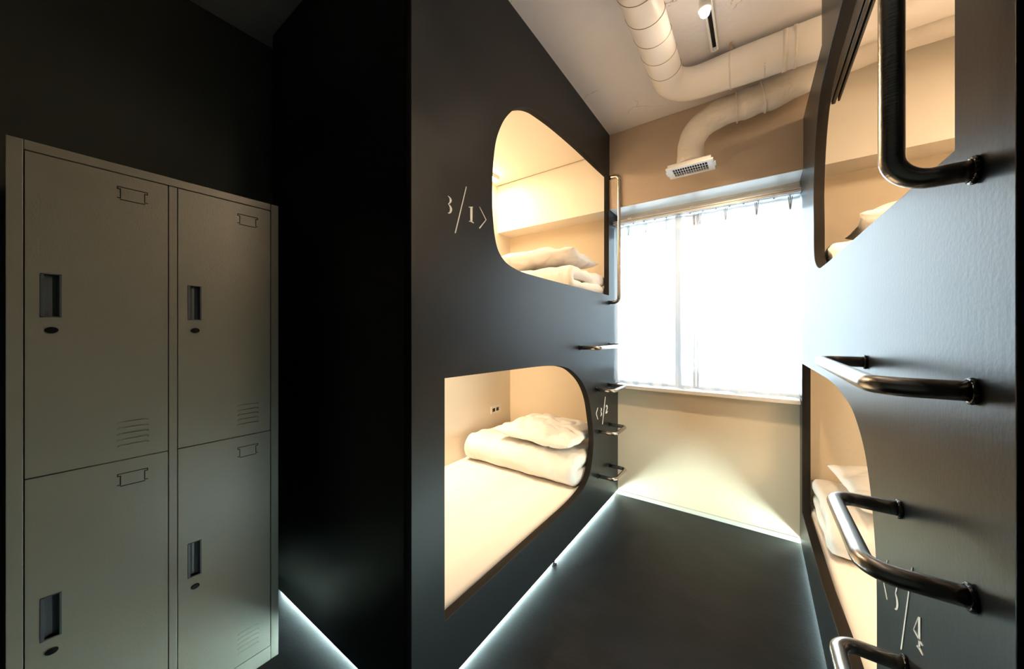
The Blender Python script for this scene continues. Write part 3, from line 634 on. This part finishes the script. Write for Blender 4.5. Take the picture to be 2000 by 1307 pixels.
for y in (2.628, 2.665):
    bm = bmesh.new(); add_box(bm, (XL + .004, y - .011, 2.128), (XR - .004, y + .011, 2.133)); add_box(bm, (XL + .004, y - .011, 2.108), (XR - .004, y - .008, 2.128)); add_box(bm, (XL + .004, y + .008, 2.108), (XR - .004, y + .011, 2.128))
    add_box(bm, (XL + .004, y - .008, 2.108), (XR - .004, y - .003, 2.111)); add_box(bm, (XL + .004, y + .003, 2.108), (XR - .004, y + .008, 2.111))
    tr_ = obj('track', bm, M['rail_metal'], cr)
    box('track_slot', (XL + .005, y - .003, 2.109), (XR - .005, y + .003, 2.1095), M['slot_and_shadow'], tr_)
    box('track_slot', (XL + .005, y - .0116, 2.121), (XR - .005, y - .0111, 2.1235), M['slot_and_shadow'], tr_)
for x in (-.78, -.36, .12):
    bm = bmesh.new(); add_box(bm, (x - .012, 2.61, 2.133), (x + .012, YW, 2.139)); add_box(bm, (x - .012, YW - .004, 2.133), (x + .012, YW, 2.165)); obj('rail_bracket', bm, M['rail_metal'], cr)
for i in range(14):
    x = -.84 + i * .077
    box('runner', (x - .004, 2.658, 2.102), (x + .004, 2.672, 2.112), M['white_metal'], cr)

# ------------------------------------------------------------------ ducts
def duct_rings(path, r, name, every, m, parent, w_=.004):
    pts = path; acc = 0; last = pts[0]; T, N = frame_pts(pts)
    for i in range(1, len(pts)):
        acc += (pts[i] - last).length; last = pts[i]
        if acc > every:
            acc = 0; bm = bmesh.new(); rr = r if not hasattr(r, '__len__') else r[i]
            add_tube(bm, [pts[i] - T[i] * w_, pts[i] + T[i] * w_], rr + .0012, 40); obj(name, bm, m, parent, True)
d1 = thing('ventilation_duct', (-.40, 1.4, 2.67), 'cream spiral duct along the ceiling that bends right above the corridor', 'duct')
ZD = 2.668
c1 = bend_path([(-.394, -.6, ZD), (-.396, 2.152, ZD), (1.25, 2.160, ZD - .01)], .145, 18)
path1 = resample(c1, 220)
rad1 = []
for p in path1:
    q = min(1, max(0, (p.x + .40) / .35)) if p.y > 1.9 else 0
    rad1.append(.0760 + .0115 * q)
bm = bmesh.new(); add_tube(bm, path1, rad1, 48, wob=.0006); obj('duct_tube', bm, M['duct'], d1, True)
# helical lock seam on the straight run
hp = []; y = -.55; turns = 0
while y < 1.98:
    a = turns * 2 * math.pi; hp.append(Vector((-.395 + 0.0768 * math.cos(a), y, ZD + 0.0768 * math.sin(a)))); turns += 1 / 40; y += .125 / 40
bm = bmesh.new(); add_tube(bm, hp, .0013, 6); obj('spiral_seam', bm, M['seam'], d1, True)
for x, w_, rr in ((-.115, .003, .0885), (.030, .003, .0885), (.110, .010, .0905), (.150, .006, .0915)):
    bm = bmesh.new(); add_tube(bm, [(x - w_, 2.1555, ZD - .003), (x + w_, 2.1555, ZD - .003)], rr - .0008 + .0005, 40); obj('joint_band', bm, M['duct_wrap'], d1, True)
bm = bmesh.new(); add_tube(bm, [(-.110, 2.09, ZC), (-.110, 2.13, ZD + .07)], .007, 10); add_box(bm, (-.120, 2.10, ZD + .070), (-.100, 2.14, ZD + .085)); obj('hanger_rod', bm, M['seam'], d1)

d2 = thing('ventilation_duct', (-.33, 2.38, 2.6), 'cream wrapped duct elbow dropping to a white air grille above the window', 'duct')
GZ = 2.285
path2 = resample(catmull([(-.335, 2.375, 2.325), (-.335, 2.375, 2.40), (-.325, 2.378, 2.47), (-.275, 2.385, 2.545), (-.17, 2.395, 2.590), (-.02, 2.40, 2.600), (.10, 2.40, 2.620), (.24, 2.39, 2.655), (.50, 2.36, 2.68), (.9, 2.36, 2.68), (1.25, 2.36, 2.68)], 8), 160)
bm = bmesh.new(); add_tube(bm, path2, [.0745 + .009 * min(1, max(0, (i - 35) / 30)) + .004 * math.sin(i * .5) * (1 if 40 < i < 75 else .15) for i in range(160)], 40, wob=.006); obj('duct_tube', bm, M['duct_wrap'], d2, True)
for x, z in ((-.10, 2.600), (.03, 2.62)):
    i = min(range(160), key=lambda k: abs(path2[k].x - x) + (abs(path2[k].z - z) > .2) * 9)
    T, N = frame_pts(path2); bm = bmesh.new(); add_tube(bm, [path2[i] - T[i] * .004, path2[i] + T[i] * .004], .0855, 36); obj('joint_band', bm, M['duct_wrap'], d2, True)
gx, gy = -.335, 2.372; gw, gd = .128, .078
bm = bmesh.new(); hx, hy_ = .094, .054
for lo, hi in [((gx - gw, gy - gd), (gx + gw, gy - hy_)), ((gx - gw, gy + hy_), (gx + gw, gy + gd)), ((gx - gw, gy - hy_), (gx - hx, gy + hy_)), ((gx + hx, gy - hy_), (gx + gw, gy + hy_))]: add_box(bm, (lo[0], lo[1], GZ), (hi[0], hi[1], GZ + .012), .002)
add_box(bm, (gx - gw - .008, gy - .03, GZ + .002), (gx - gw, gy + .03, GZ + .010), .002); add_box(bm, (gx + gw, gy - .03, GZ + .002), (gx + gw + .008, gy + .03, GZ + .010), .002)
add_box(bm, (gx - gw + .01, gy - gd + .004, GZ + .012), (gx + gw - .01, gy + gd - .004, GZ + .030), .003)
g = obj('air_grille', bm, M['white_metal'], d2)
box('grille_shadow_box', (gx - hx, gy - hy_, GZ + .010), (gx + hx, gy + hy_, GZ + .013), M['slot_and_shadow'], g)
bm = bmesh.new()
for i in range(1, 14): x = gx - hx + 2 * hx * i / 14; add_box(bm, (x - .0013, gy - hy_, GZ + .0005), (x + .0013, gy + hy_, GZ + .003))
for j in (-1, 1): add_box(bm, (gx - hx, gy + j * hy_ / 3 - .0015, GZ + .0005), (gx + hx, gy + j * hy_ / 3 + .0015, GZ + .003))
obj('grille_fins', bm, M['white_metal'], g)

# ------------------------------------------------------------------ track light
tl = thing('track_light', (-.178, 1.2, ZC), 'white ceiling track with a glowing spot lamp beside the duct', 'ceiling light')
bm = bmesh.new(); y0, y1, z0 = .30, 2.070, 2.738
add_box(bm, (-.196, y0, z0 + .024), (-.160, y1, ZC)); add_box(bm, (-.196, y0, z0), (-.187, y1, z0 + .024), .001); add_box(bm, (-.169, y0, z0), (-.160, y1, z0 + .024), .001); add_box(bm, (-.196, y1 - .008, z0), (-.160, y1, z0 + .024), .001)
obj('track', bm, M['white_metal'], tl); box('track_slot', (-.187, y0 + .002, z0 + .020), (-.169, y1 - .009, z0 + .0238), M['slot_and_shadow'], tl)
def spot_head(y, tgt):
    bm = bmesh.new(); add_box(bm, (-.193, y - .05, 2.712), (-.163, y + .03, 2.742), .002); ad = obj('lamp_adapter', bm, M['white_metal'], tl)
    a = Vector((-.178, y, 2.640)); d = (Vector(tgt) - a).normalized()
    bm = bmesh.new(); add_tube(bm, [(-.178, y - .01, 2.712), a], .006, 12)
    add_tube(bm, [a - d * .035, a - d * .030, a + d * .012], [.012, .022, .025], 24, cap=True); obj('lamp_head', bm, M['white_metal'], tl, True)
    bm = bmesh.new(); bmesh.ops.create_uvsphere(bm, u_segments=20, v_segments=12, radius=.019); bm.transform(Matrix.Translation(a + d * .022)); obj('bulb', bm, M['bulb'], tl, True)
spot_head(1.640, (-.15, 1.70, 0)); spot_head(.80, (-1.40, .0, .80))
